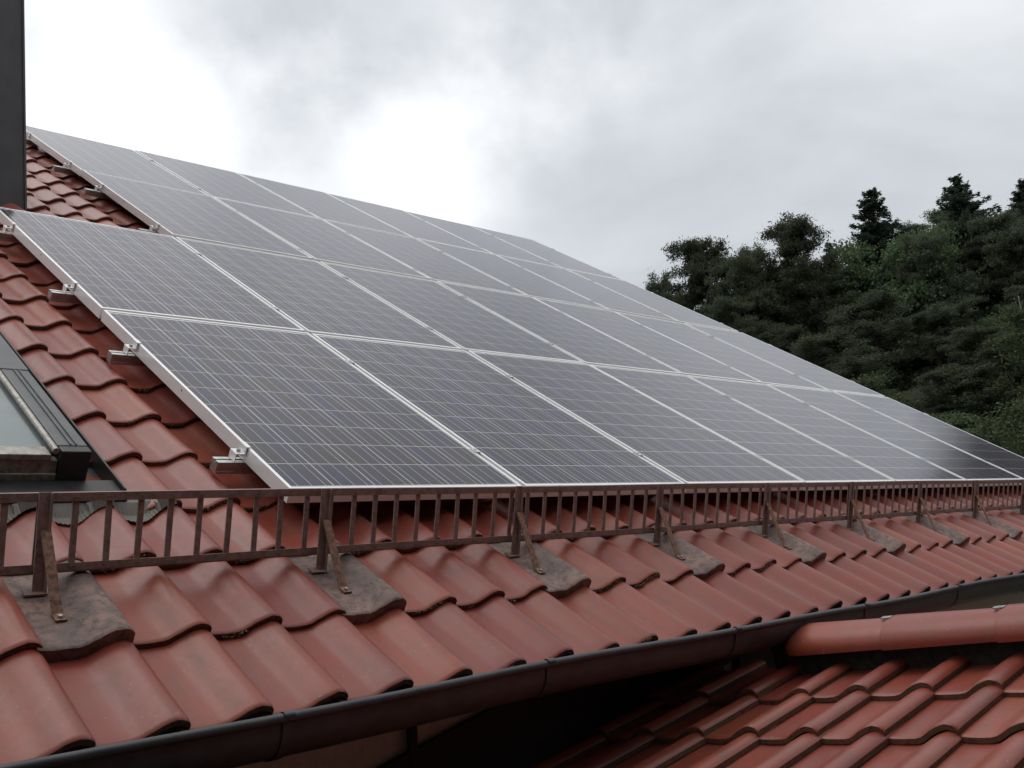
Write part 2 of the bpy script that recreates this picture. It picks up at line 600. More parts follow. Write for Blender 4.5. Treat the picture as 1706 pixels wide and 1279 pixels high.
mb = MB()                                                       # roof body: boards under the tiles, both slopes
mb.box(U0, U1, -0.78, VTOP, -0.235, -0.178)
roof = link('roof', mb.mesh('roof', [WOOD]), house, RM)
ridge_w = RM @ Vector((0, VTOP, -0.13))
back_m = Matrix(((-1, 0, 0, 0), (0, -CS, SN, 2 * ridge_w.y), (0, SN, CS, 0), (0, 0, 0, 1)))
mb = MB()
mb.box(-U1, -U0, -0.78, VTOP, -0.235, -0.125)
link('back_slope', mb.mesh('back_slope', [TILE]), roof, back_m)

K0, K1 = -8, 44
ROWS = 24
OPEN = [(0.0, -0.01, 1.01, 0, 3.325), (0.0, 1.0, 7.08, 0, 6.69)]


def hidden_by_panels(u, v, n):
    c = RM.inverted() @ CAM
    t = (c.z - 0.0) / (c.z - n)
    uu, vv = c.x + (u - c.x) * t, c.y + (v - c.y) * t
    return any(a <= uu <= b and p <= vv <= q for _, a, b, p, q in OPEN)


def cam_px(p):
    q = cam.matrix_world.inverted() @ p
    if q.z >= -0.05:
        return None
    return (512 + 1005.7 * q.x / -q.z, 384 - 1005.7 * q.y / -q.z, -q.z)


rng = random.Random(4)
cands, SKY = [], (-1.62, -0.43, 0.30, 1.72)                      # skylight hole u0,u1,v0,v1
for j in range(ROWS):
    for k in range(K0, K1 + 1):
        u = -1.0472 + TW * k
        v = -0.829 + TG * j + (0.020 if j == 2 else 0.0)
        if u + TW < U0 or u > U1 - 0.12 or v > VTOP - 0.1:
            continue
        if SKY[0] - 0.02 < u + 0.5 * TW < SKY[1] + 0.04 and SKY[2] - 0.05 < v + 0.2 < SKY[3] + 0.1:
            continue
        if -0.27 < u + 0.5 * TW < 0.36 and 4.07 < v + 0.16 < 4.80:
            continue
        c = RM @ Vector((u + 0.5 * TW, v + 0.15, -0.115))
        p = cam_px(c)
        area = 0.0
        if p and -60 < p[0] < 1090 and -40 < p[1] < 830:
            vis = sum(not hidden_by_panels(u + a * TW, v + b, -0.11) for a in (0.1, 0.5, 0.95) for b in (0.02, 0.15, 0.3)) / 9.0
            area = vis / (p[2] ** 2)
            if v > 3.0 and p[0] < 20:
                area *= 0.05
        cands.append((area, j, k, u, v))
cands.sort(reverse=True)
field = MB()
for i, (area, j, k, u, v) in enumerate(cands):
    M = roof_m(u + rng.uniform(-0.002, 0.002), v + rng.uniform(-0.005, 0.005), -0.1335 + rng.uniform(-0.001, 0.0025),
               rng.uniform(-0.006, 0.006), rng.uniform(-0.008, 0.008), rng.uniform(-0.008, 0.008))
    is_bracket = j == 1 and (k - 1) % 4 == 0
    if is_bracket and area > 0:
        link('bracket_tile', CT_ME, roof, roof_m(u, v - 0.004, -0.1185))
    elif i < 300 and area > 0:
        link('roof_tile', TILE_ME[rng.randrange(4)], roof, M)
    else:
        field.add(TILE_MB[rng.randrange(4)], Matrix.Translation((0, 0, 0)) @ RM.inverted() @ M)
MOSS = mat_simple('moss', (0.100, 0.095, 0.045), (0.230, 0.190, 0.120), 120, 0.95, bump=0.9)
moss = MB()
rm = random.Random(3)
OCT = [(1, 0, 0), (0, 1, 0), (-1, 0, 0), (0, -1, 0), (0, 0, 1), (0, 0, -1)]
OCF = [(0, 1, 4), (1, 2, 4), (2, 3, 4), (3, 0, 4), (1, 0, 5), (2, 1, 5), (3, 2, 5), (0, 3, 5)]
for area, j, k, u, v in cands:
    if area <= 0 or j > 6 or rm.random() > (0.75 if j < 3 else 0.5):
        continue
    x0 = rm.uniform(-0.02, 0.35)
    x1 = x0 + rm.uniform(0.15, 0.65)
    if j == 1 and (k - 1) % 4 == 0:
        continue
    for q in range(int((x1 - x0) * TW / 0.0028)):
        x = x0 + (x1 - x0) * rm.random()
        z = float(np.interp(x, [p[0] for p in PROF], [p[1] for p in PROF]))
        r = rm.uniform(0.0016, 0.0042)
        c0 = (u + x * TW, v - 0.001 + rm.uniform(-0.002, 0.002), -0.1335 + z - rm.uniform(0.006, 0.0165))
        b = len(moss.v)
        moss.v += [(c0[0] + d[0] * r * rm.uniform(0.7, 1.5), c0[1] + d[1] * r * rm.uniform(0.6, 1.2), c0[2] + d[2] * r * rm.uniform(0.6, 1.2)) for d in OCT]
        moss.f += [tuple(b + t for t in f) for f in OCF]
        moss.m += [0] * 8
        moss.s += [True] * 8
mo = link('moss', moss.mesh('moss', [MOSS]), roof, RM)
mo['kind'] = 'stuff'
o = link('roof_tile_field', field.mesh('roof_tile_field', [TILE, EDGE]), roof, RM)
o['kind'] = 'stuff'

mb = MB()                                                       # ridge of the main roof
for i in range(26):
    u = U0 + i * 0.39
    rows = []
    for a, r in ((0.0, 0.125), (0.02, 0.13), (0.40, 0.115)):
        rows.append([(u + a, VTOP - 0.01 + r * math.cos(t) * 0.9, -0.185 + r * math.sin(t)) for t in np.linspace(0, math.pi, 13)])
    mb.strip(rows, 0, True)
o = link('ridge_tile_run', mb.mesh('ridge_tile_run', [TILE]), roof, RM)

# verge boards, walls
mb = MB()
mb.box(U1 - 0.03, U1, -0.80, VTOP, -0.33, -0.12)
link('verge_board', mb.mesh('verge_board', [WOOD]), roof, RM)
eave_y, eave_z = -0.539, -0.59
mb = MB()
mb.box(U0, U1, -0.545, -0.52, -0.648, -0.565)
link('fascia_board', mb.mesh('fascia_board', [WOOD]), house)
mb = MB()
mb.box(U0, U1, -0.5195, -0.19, -0.650, -0.632)
link('soffit_board', mb.mesh('soffit_board', [PLASTER]), house)
mb = MB()
WX0, WX1, WY0 = -2.5, 7.3, -0.20
WY1 = 2 * ridge_w.y + 0.2
mb.box(WX0, WX1, WY0, WY1, GZ - 0.5, -0.633)
link('wall', mb.mesh('wall', [PLASTER]), house)
mb = MB()
for x in (WX0, WX1 - 0.3):
    mb.v += [(x, WY0, -0.664), (x, WY1, -0.664), (x, ridge_w.y, ridge_w.z - 0.35),
             (x + 0.3, WY0, -0.664), (x + 0.3, WY1, -0.664), (x + 0.3, ridge_w.y, ridge_w.z - 0.35)]
    i = len(mb.v) - 6
    mb.f += [(i, i + 2, i + 1), (i + 3, i + 4, i + 5)]
    mb.m += [0, 0]
    mb.s += [False, False]
link('gable_wall', mb.mesh('gable_wall', [PLASTER]), house)

# chimney
mb = MB()
mb.box(-0.27, 0.372, 3.355, 3.95, 1.7, 5.4, 0)
mb.box(-0.33, 0.432, 3.295, 4.01, 5.4, 5.48, 0)
o = link('chimney', mb.mesh('chimney', [SLATE]), roof)
bevel(o, 0.006)
mb = MB()
for i in range(5):                                              # vertical lock seams of the metal cladding
    x = -0.27 + 0.16 * i
    mb.box(x - 0.006, x + 0.006, 3.345, 3.3549, 1.9, 5.39)
link('chimney_seam', mb.mesh('chimney_seam', [SLATE]), roof)

# gutter
GY, GZc, GR = -0.665, -0.585, 0.076
mb = MB()
prof_o, prof_i = [], []
for t in np.linspace(math.pi, 2 * math.pi - 0.62, 17):
    prof_o.append((GY + GR * math.cos(t), GZc + GR * math.sin(t)))
    prof_i.append((GY + (GR - 0.0035) * math.cos(t), GZc + (GR - 0.0035) * math.sin(t)))
us = list(np.linspace(U0, U1, 60))


def sag(u):
    return 0.0035 * math.sin(u * 2.1 + 0.6) + 0.0025 * math.sin(u * 4.7)


mb.strip([[(u, y, z + sag(u)) for y, z in prof_o] for u in us], 0, True)
mb.strip([[(u, y, z + sag(u)) for y, z in prof_i[::-1]] for u in us], 0, True)
gut = link('gutter', mb.mesh('gutter', [GUTTER]), house)
mb = MB()
mb.tube([(u, GY - GR - 0.004, GZc + 0.010 + sag(u)) for u in us], [0.0105] * len(us), 10)
link('bead', mb.mesh('gutter_bead', [GUTTER]), gut)
clip = MB()
rows = []
for x in (-0.012, 0.012):
    r = [(x, GY + (GR + 0.003) * math.cos(t), GZc + (GR + 0.003) * math.sin(t)) for t in np.linspace(math.pi, 2 * math.pi - 0.7, 15)]
    r = [(x, GY - GR - 0.004 + 0.0135 * math.cos(t), GZc + 0.010 + 0.0135 * math.sin(t)) for t in np.linspace(-0.2, math.pi - 0.2, 7)] + r
    rows.append(r)
clip.strip(rows, 0, True)
clip_me = clip.mesh('gutter_bracket', [GUTTER])
for u in (-1.30, -0.50, 0.28, 1.14, 2.00, 2.85, 3.7, 4.55, 5.4, 6.25):
    link('gutter_bracket', clip_me, gut, Matrix.Translation((u, 0, sag(u))))
mb = MB()
mb.tube([(0.215, -0.225, -0.68), (0.20, -0.235, -0.80), (0.20, -0.235, -2.2)], [0.016] * 3, 8)
link('cable_conduit', mb.mesh('cable_conduit', [BLACK]), house)

# skylight
sk = MB()
s0, s1, t0, t1 = SKY[0] + 0.05, -0.495, 0.315, 1.66
NT_, NB = -0.018, -0.15
sky_m = RM
sk.box(s1 - 0.085, s1, t0 + 0.012, 0.92, NB, NT_, 0)               # right cladding, lower length
sk.box(s1 - 0.0865, s1 + 0.0015, 0.9185, t1, NB, NT_ + 0.0025, 0)      # right cladding, upper length laps over
sk.box(s0, s0 + 0.085, t0 + 0.012, t1, NB, NT_, 0)
sk.box(s0 + 0.085, s1 - 0.0866, t1 - 0.12, t1 - 0.002, NB, NT_ + 0.004, 0)
skylight = link('skylight', sk.mesh('skylight', [CLAD]), house, RM)
bevel(skylight, 0.003)
mb = MB()
for q in (0.030, 0.046):                                        # pressed ribs along the cladding
    mb.box(s1 - q - 0.0035, s1 - q, t0 + 0.014, 0.917, NT_ + 0.0003, NT_ + 0.004)
link('cladding_rib', mb.mesh('cladding_rib', [CLAD]), skylight, RM)
mb = MB()
mb.box(s1 - 0.084, s1 + 0.001, t0 - 0.028, t0 + 0.011, NB + 0.01, NT_ - 0.001)
o = link('end_cap', mb.mesh('end_cap', [CLAD_D]), skylight, RM)
bevel(o, 0.004)
mb = MB()
mb.tube([(s1 - 0.098, t0 - 0.02, NT_ - 0.004), (s1 - 0.098, 1.5, NT_ - 0.004)], [0.0095] * 2, 10)
link('glazing_bead', mb.mesh('glazing_bead', [BEAD]), skylight, RM)
mb = MB()
zg = NT_ - 0.016
mb.quad((s0 + 0.086, t0 + 0.034, zg), (s1 - 0.1, t0 + 0.034, zg), (s1 - 0.1, t1 - 0.12, zg), (s0 + 0.086, t1 - 0.12, zg))
link('glass', mb.mesh('skylight_glass', [WGLASS]), skylight, RM)
mb = MB()
mb.box(s0 + 0.086, s1 - 0.0865, t0 + 0.03, t1 - 0.125, NB, NT_ - 0.030)
BLIND = mat_simple('pale_blind', (0.36, 0.41, 0.42), (0.44, 0.49, 0.50), 6, 0.8, bump=0.05)
link('blind', mb.mesh('skylight_blind', [BLIND]), skylight, RM)
mb = MB()
mb.box(s0 + 0.086, s1 - 0.1085, t0 - 0.022, t0 + 0.034, NT_ - 0.034, NT_ - 0.014)
mb.box(s0 + 0.086, s1 - 0.0855, t0 - 0.018, t0 + 0.012, NT_ - 0.072, NT_ - 0.0345)
mb.box(s0 + 0.086, s1 - 0.0857, t0 - 0.026, t0 + 0.010, NB + 0.02, NT_ - 0.0725)
o = link('bottom_rail', mb.mesh('bottom_rail', [BEAD]), skylight, RM)
bevel(o, 0.003)
mb = MB()                                                       # side flashing channel and dark front apron
mb.box(s1 + 0.002, s1 + 0.085, 0.20, 1.9, -0.162, -0.150)
mb.box(s1 + 0.080, s1 + 0.086, 0.20, 1.9, -0.150, -0.095)
mb.box(s0, s1 + 0.079, 0.165, t0 - 0.03, -0.118, -0.110)
o = link('flashing', mb.mesh('flashing', [CLAD_D]), skylight, RM)
# pleated lead apron following the tile rolls
mb = MB()


def tile_z(u):
    x = ((u + 1.0472) / TW) % 1.0
    return float(np.interp(x, [p[0] for p in PROF[:-3]] + [1.0], [p[1] for p in PROF[:-3]] + [0.006]))


us2 = np.arange(s0 - 0.05, -0.285, 0.0035)
rows = []
for a in (0, 0.33, 0.66, 1.0):
    row = []
    for i, u in enumerate(us2):
        x = ((u + 1.0472) / TW) % 1.0
        vend = 0.118 - 0.042 * math.exp(-((x - 0.30) / 0.26) ** 2)
        v = 0.20 + (vend - 0.20) * a
        n = -0.1335 - SLOPE * (v - 0.143 if v > 0.143 else v + 0.181) + tile_z(u) + 0.011 + (0.0022 if i % 3 == 0 else 0)
        n = min(n + (0.012 if v > 0.14 else 0.0), -0.1195 if v > 0.15 else 0.0)
        row.append((u, v, n))
    rows.append(row)
mb.strip(rows[::-1], 0, False)
o = link('lead_apron', mb.mesh('lead_apron', [LEAD]), skylight, RM)
sol = o.modifiers.new('solid', 'SOLIDIFY')
sol.thickness = 0.003

# ------------------------------------------------------------------ annex: low roof with ridge, lower right
annex = link('annex', None, None, Matrix.Translation((1.55, -1.3, GZ)))
tag(annex, 'low annex roof of red pantiles with half-round ridge, under the dark gutter', 'annex')
mb = MB()
mb.box(-1.6, 2.6, -1.6, 0.66, -0.105, -0.052)
aroof = link('roof', mb.mesh('annex_roof', [WOOD]), annex, AM)
fz = AM @ Vector((0, 0.66, -0.06))
mb = MB()
far = Matrix(((-1, 0, 0, 2 * fz.x), (0, 1, 0, 0), (0, 0, 1, 0), (0, 0, 0, 1))) @ AM
mb.box(-1.6, 2.6, -1.6, 0.66, -0.09, -0.04)
mb.f = [f[::-1] for f in mb.f]
link('far_slope', mb.mesh('far_slope', [TILE]), aroof, far)
rng = random.Random(11)
for r in range(-4, 2):
    for k in range(-7, 12):
        x = -1.06 * TW + TW * k
        if x < -0.36 - 0.5 * TW + 0.0:
            continue
        M = AM @ Matrix.Translation((x + rng.uniform(-0.002, 0.002), TG * r + rng.uniform(-0.004, 0.004), -0.0185 + rng.uniform(-0.001, 0.003)))
        M = M @ Matrix.Rotation(rng.uniform(-0.008, 0.008), 4, 'Z') @ Matrix.Rotation(rng.uniform(-0.008, 0.008), 4, 'Y')
        link('roof_tile', TILE_ME[rng.randrange(4)], aroof, M)
# ridge tiles in the annex frame: x along the ridge, y across, z up
RV = 0.645
xs = [0.17, 0.545, 0.905, 1.265, 1.63, 1.99, 2.35]
for i in range(len(xs) - 1):
    a, b = xs[i], xs[i + 1] + 0.03
    mb = MB()
    rows, rows2 = [], []
    sect = [(a, 0.104), (a + 0.012, 0.108), (b - 0.06, 0.098), (b, 0.097)]
    if i == 0:
        sect = [(a - 0.005, 0.035), (a + 0.01, 0.075), (a + 0.035, 0.097), (a + 0.07, 0.106), (b - 0.06, 0.098), (b, 0.097)]
    for x, r in sect:
        rows.append([(x, RV - r * math.cos(t), 0.056 + r * 0.62 * math.sin(t)) for t in np.linspace(-0.12, math.pi + 0.12, 21)])
        rows2.append([(x, RV - (r - 0.012) * math.cos(t), 0.056 + (r - 0.012) * 0.62 * math.sin(t)) for t in np.linspace(-0.12, math.pi + 0.12, 21)])
    mb.strip([r[::-1] for r in rows], 0, True)
    mb.strip(rows2, 1, True)
    mb.strip([rows[0][::-1], rows2[0][::-1]], 1, False)
    mb.strip([[r[0] for r in rows], [r[0] for r in rows2]], 1, False)
    o = link('ridge_tile', mb.mesh('ridge_tile', [TILE, EDGE]), aroof, AM)
    mb = MB()
    mb.box(a - 0.022, a + 0.012, RV - 0.011, RV + 0.011, 0.1215, 0.1245)
    if i:
        link('ridge_clip', mb.mesh('ridge_clip', [BEAD]), aroof, AM)
mb = MB()
mb.box(0.1, 2.55, RV - 0.035, RV + 0.035, -0.05, 0.060)
link('ridge_bedding', mb.mesh('ridge_bedding', [MORTAR]), aroof, AM)
mb = MB()  # black band along the annex roof edge, black panel on the house wall
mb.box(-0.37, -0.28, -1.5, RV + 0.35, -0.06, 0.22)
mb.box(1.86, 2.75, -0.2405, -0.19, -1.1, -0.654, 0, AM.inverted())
link('wall_black_band', mb.mesh('wall_black_band', [BLACK]), aroof, AM)
mb = MB()
mb.box(-0.35, 2 * fz.x + 0.35, -3.0, -0.205, GZ - 0.5, -1.22)
link('wall', mb.mesh('annex_wall', [PLASTER]), annex)

# ------------------------------------------------------------------ added unseen wing behind the viewpoint, built to block sky light
wing = link('shade_wing', None, None, Matrix.Translation((-2.5, -6.0, GZ)))
tag(wing, 'added timber clad wing behind the viewpoint, unseen, blocking sky light from the eaves', 'added wing')
WGX0, WGX1, WGY = -9.0, 3.6, -4.3
mb = MB()
mb.box(WGX0, -2.5, WGY - 5.0, WGY, GZ - 0.5, 3.3)
mb.box(-2.5, -0.9, WGY - 5.0, WGY, GZ - 0.5, -1.3)
mb.box(-2.5, -0.9, WGY - 5.0, WGY, 0.3, 3.3)
mb.box(-0.9, WGX1, WGY - 5.0, WGY, GZ - 0.5, 3.3)
link('wall', mb.mesh('shade_wing_wall', [WOOD]), wing)
mb = MB()
z = GZ
while z < 3.1:
    for a, b in ((WGX0, -2.55), (-0.85, WGX1)) if -1.45 < z < 0.3 else ((WGX0, WGX1),):
        mb.box(a, b, WGY + 0.001, WGY + 0.022, z, z + 0.172)
    z += 0.18
link('cladding', mb.mesh('shade_wing_cladding', [WOOD]), wing)
wr = link('roof', None, wing, Matrix.Translation((0, WGY, 3.3)))
mb = MB()
wm = Matrix.Translation((0, WGY + 0.45, 3.10)) @ Matrix.Rotation(rad(-38), 4, 'X')
mb.box(WGX0 - 0.4, WGX1 + 0.4, -4.2, 0.0, 0.0, 0.16, 0, wm)
link('roof_slope', mb.mesh('shade_wing_roof_slope', [TILE]), wr)
wwin = MB()
rect_w = ((-2.5, -2.42, -1.3, 0.3), (-0.98, -0.9, -1.3, 0.3), (-2.42, -0.98, -1.3, -1.22), (-2.42, -0.98, 0.22, 0.3))
for a, b, c0, d in rect_w:
    wwin.box(a, b, WGY - 0.10, WGY + 0.03, c0, d)
ww = link('window', wwin.mesh('shade_wing_window', [CLAD]), wing)
mb = MB()
mb.quad((-2.42, WGY - 0.05, -1.22), (-0.98, WGY - 0.05, -1.22), (-0.98, WGY - 0.05, 0.22), (-2.42, WGY - 0.05, 0.22))
link('pane', mb.mesh('shade_wing_pane', [WGLASS]), ww)

# ------------------------------------------------------------------ solar panels
PW_, PL_, GAPU = 0.99, 1.65, 0.02
ROWV = [0.0, 1.676, 3.372, 5.036]
FR, FD = 0.0125, 0.048


def rect_ring(mb, x0, x1, y0, y1, w, z0, z1, m=0):
    mb.box(x0, x1, y0, y0 + w, z0, z1, m)
    mb.box(x0, x1, y1 - w, y1, z0, z1, m)
    mb.box(x0, x0 + w, y0 + w, y1 - w, z0, z1, m)
    mb.box(x1 - w, x1, y0 + w, y1 - w, z0, z1, m)


mb = MB()
rect_ring(mb, 0, PW_, 0, PL_, FR, -FD, 0)
rect_ring(mb, FR, PW_ - FR, FR, PL_ - FR, 0.020, -FD, -FD + 0.002)
FRAME_ME = mb.mesh('frame', [ALU])
mb = MB()
mb.box(FR, PW_ - FR, FR, PL_ - FR, -0.0060, -0.0035)
BACK_ME = mb.mesh('backsheet', [BACK])
mb = MB()
mb.quad((FR, FR, -0.0018), (PW_ - FR, FR, -0.0018), (PW_ - FR, PL_ - FR, -0.0018), (FR, PL_ - FR, -0.0018))
GLASS_ME = mb.mesh('glass_pane', [SGLASS])
CE = 0.1552
cell = MB()
xs_ = [0.0]
for q in (0.17, 0.5, 0.83):
    xs_ += [CE * q - 0.0014, CE * q + 0.0014]
xs_.append(CE)
for i in range(len(xs_) - 1):
    cell.quad((xs_[i], 0, 0), (xs_[i + 1], 0, 0), (xs_[i + 1], CE, 0), (xs_[i], CE, 0), 1 if i % 2 else 0)
c = [(0, 0), (CE, 0), (CE, CE), (0, CE)]
for i in range(4):
    a, b = c[i], c[(i + 1) % 4]
    cell.quad((a[0], a[1], -0.00025), (b[0], b[1], -0.00025), (b[0], b[1], 0), (a[0], a[1], 0), 0)
CELL_ME = cell.mesh('cell', [CELL, BUS])
GAPX = (PW_ - 2 * FR - 0.008 - 6 * CE) / 5
GAPY = 0.0048
X0 = FR + 0.004
Y0 = (PL_ - 10 * CE - 9 * GAPY) / 2
cell_pos = [(X0 + i * (CE + GAPX), Y0 + j * (CE + GAPY)) for j in range(10) for i in range(6)]
fieldc = MB()
for x, y in cell_pos:
    fieldc.add(cell, Matrix.Translation((x, y, -0.0032)))
FIELD_ME = fieldc.mesh('cell_field', [CELL, BUS])
hole = MB()
hole.tube([(-0.0004, 0, 0), (0.0, 0, 0)], [0.004, 0.004], 8)
HOLE_ME = hole.mesh('drain_hole', [BLACK])

ordn = ['first', 'second', 'third', 'fourth', 'fifth', 'sixth', 'seventh']
rown = ['bottom row', 'second row up', 'third row up', 'top row']
rng = random.Random(21)
for r in range(4):
    cols = range(0, 7) if r < 2 else range(1, 7)
    for c_ in cols:
        M = roof_m(c_ * (PW_ + GAPU) + 0.002, ROWV[r], rng.uniform(-0.0012, 0.0012), rng.uniform(-0.0016, 0.0016),
                   rng.uniform(-0.0022, 0.0022), 0)
        p = link('solar_panel', None, None, M)
        i = c_ if r < 2 else c_ - 1
        n_cols = 7 if r < 2 else 6
        pos = 'last at the right' if i == n_cols - 1 else ordn[i] + ' from the left'
        tag(p, 'silver framed solar panel, %s in the %s' % (pos, rown[r]), 'solar panel', 'solar panels in four rows on the roof')
        link('frame', FRAME_ME, p, M)
        link('backsheet', BACK_ME, p, M)
        if r < 2 or (r == 2 and c_ < 4):
            for x, y in cell_pos:
                link('cell', CELL_ME, p, M @ Matrix.Translation((x, y, -0.0032)))
        else:
            o = link('cell_field', FIELD_ME, p, M)
            o['kind'] = 'stuff'
        link('glass_pane', GLASS_ME, p, M)
        if i == 0:
            link('drain_hole', HOLE_ME, p, M @ Matrix.Translation((0, 0.82, -0.018)))

# ------------------------------------------------------------------ mounting rails with clamps
RAILV = [0.31, 1.268, 2.015, 2.97, 3.60, 4.60, 5.28, 6.28]
mb = MB()                                                       # Z-shaped end clamp beside the first panel, bolt on top
mb.box(-0.004, 0.009, -0.022, 0.022, 0.0015, 0.0045)
mb.box(-0.0075, -0.0035, -0.022, 0.022, -0.024, 0.0045)
mb.box(-0.034, -0.0074, -0.022, 0.022, -0.024, -0.020)
mb.box(-0.0375, -0.0341, -0.022, 0.022, -0.049, -0.020)
ENDC_ME = mb.mesh('end_clamp', [ALU])
mb = MB()
mb.tube([(-0.020, 0, -0.0199), (-0.020, 0, -0.012)], [0.0075, 0.0075], 6)
BOLT_ME = mb.mesh('bolt', [STEEL])
mb = MB()
mb.box(-0.0150, 0.0150, -0.020, 0.020, 0.0010, 0.0026)
mb.box(-0.0085, 0.0085, -0.020, 0.020, -0.03, 0.0014)
MIDC_ME = mb.mesh('mid_clamp', [ALU_RAIL])
mb = MB()
mb.tube([(0, 0.0, 0.0027), (0, 0.0, 0.0040)], [0.006, 0.006], 6)
MBOLT_ME = mb.mesh('mid_bolt', [STEEL])
rl = ['lowest', 'second', 'third', 'fourth', 'fifth', 'sixth', 'seventh', 'eighth and highest']
rng = random.Random(5)
for i, v in enumerate(RAILV):
    r = i // 2
    us_ = -0.092 if r < 2 else 1.01 - 0.105
    ue = 7.09 + rng.uniform(0.0, 0.03)
    M = roof_m(us_, v, 0)
    rail = link('mounting_rail', None, None, M)
    tag(rail, 'aluminium mounting rail under the solar panels, %s counted up from the eaves' % rl[i], 'mounting rail', 'rails carrying the solar panels')
    mb = MB()
    ln = ue - us_
    mb.box(0, ln, -0.020, -0.0045, -0.0905, -0.0500)
    mb.box(0, ln, 0.0045, 0.020, -0.0905, -0.0500)
    mb.box(0.0, ln, -0.0044, 0.0044, -0.0905, -0.060)
    mb.box(0.001, ln, -0.0235, -0.0201, -0.0905, -0.083)
    mb.box(0.001, ln, -0.0235, -0.0201, -0.068, -0.0502)
    o = link('profile', mb.mesh('profile', [ALU_RAIL]), rail, M)
    first = 0.002 if r < 2 else 1.012
    e = link('end_clamp', ENDC_ME, rail, roof_m(first, v, 0))
    link('bolt', BOLT_ME, e, roof_m(first, v, 0))
    e = link('end_clamp', ENDC_ME, rail, roof_m(7.052, v, 0) @ Matrix.Scale(-1, 4, (1, 0, 0)))
    for k in range(1 if r < 2 else 2, 7):
        mid = k * (PW_ + GAPU) - GAPU / 2 + 0.002
        e = link('mid_clamp', MIDC_ME, rail, roof_m(mid, v, 0))
        link('bolt', MBOLT_ME, e, roof_m(mid, v, 0))
    # roof hooks under the rail, standing in the tile pans
    for u in np.arange(us_ + 0.25, ue, 0.79):
        mb = MB()
        k = round((u + 1.0472) / TW - 0.3)
        uu = -1.0472 + TW * (k + 0.3)
        mb.box(uu - 0.015, uu + 0.015, v - 0.09, v - 0.084, -0.128, -0.07)
        mb.box(uu - 0.015, uu + 0.015, v - 0.0839, v - 0.0237, -0.078, -0.072)
        link('roof_hook', mb.mesh('roof_hook', [STEEL]), rail, RM)

# ------------------------------------------------------------------ snow guard
GB = Vector((0, -0.265, -0.133))
GDIR = Vector((0, 0.082, 0.22)).normalized()
GN = Vector((1, 0, 0)).cross(GDIR)                               # points down the slope
SEGS = [(-2.35, 0.985, 'left length of brown iron snow guard, below the skylight'),
        (0.993, 3.78, 'middle length of brown iron snow guard, below the panels'),
        (3.788, 7.35, 'far right length of brown iron snow guard, smallest in view')]
PITCH, PSTART = 0.0813, -0.870
rng = random.Random(8)
for a, b, lab in SEGS:
    org = Matrix.Translation((a, 0, 0))
    sg = link('snow_guard', None, None, RM @ Matrix.Translation((a, GB.y, GB.z)))
    tag(sg, lab, 'snow guard', 'snow guard along the eaves')

    def gp(u, h, f=0.0):
        return Vector((u, GB.y, GB.z)) + GDIR * h - GN * f
    for nm, h, w in (('top_rail', 0.227, 0.021), ('bottom_rail', 0.060, 0.019)):
        mb = MB()
        npt = 12
        for i in range(npt):
            u0, u1 = a + (b - a) * i / npt, a + (b - a) * (i + 1) / npt
            f0, f1 = 0.0015 * math.sin(u0 * 3.1 + h * 9), 0.0015 * math.sin(u1 * 3.1 + h * 9)
            mb.bar(gp(u0, h + f0, 0.009), gp(u1 + 0.0002, h + f1, 0.009), w, 0.0035, GDIR)
            hh = h + w / 2 if nm == 'top_rail' else h - w / 2
            mb.bar(gp(u0, hh + f0 - 0.0018, 0.0185), gp(u1 + 0.0002, hh + f1 - 0.0018, 0.0185), 0.0185, 0.0035, GN)
        link(nm, mb.mesh(nm, [RUST]), sg, RM)
    k = math.ceil((a - PSTART) / PITCH)
    while PSTART + PITCH * k < b - 0.01:
        u = PSTART + PITCH * k + rng.uniform(-0.003, 0.003)
        mb = MB()
        lean = rng.uniform(-0.003, 0.003)
        mb.bar(gp(u, 0.052, 0.0135), gp(u + lean, 0.235, 0.0135), 0.0155, 0.0045, (1, 0, 0))
        link('picket', mb.mesh('picket', [RUST]), sg, RM)
        k += 1
    for nm, h in (('rivet', 0.227), ('rivet', 0.060)):
        mb = MB()
        k = math.ceil((a - PSTART) / PITCH)
        while PSTART + PITCH * k < b - 0.01:
            u = PSTART + PITCH * k
            for du in (-0.0045, 0.0045):
                q = gp(u + du, h, 0.0071)
                mb.tube([q, q + GN * 0.002], [0.0021, 0.0016], 6)
            k += 1
        o = link('rivet_row', mb.mesh('rivet_row', [RUST]), sg, RM)
        o['kind'] = 'stuff'

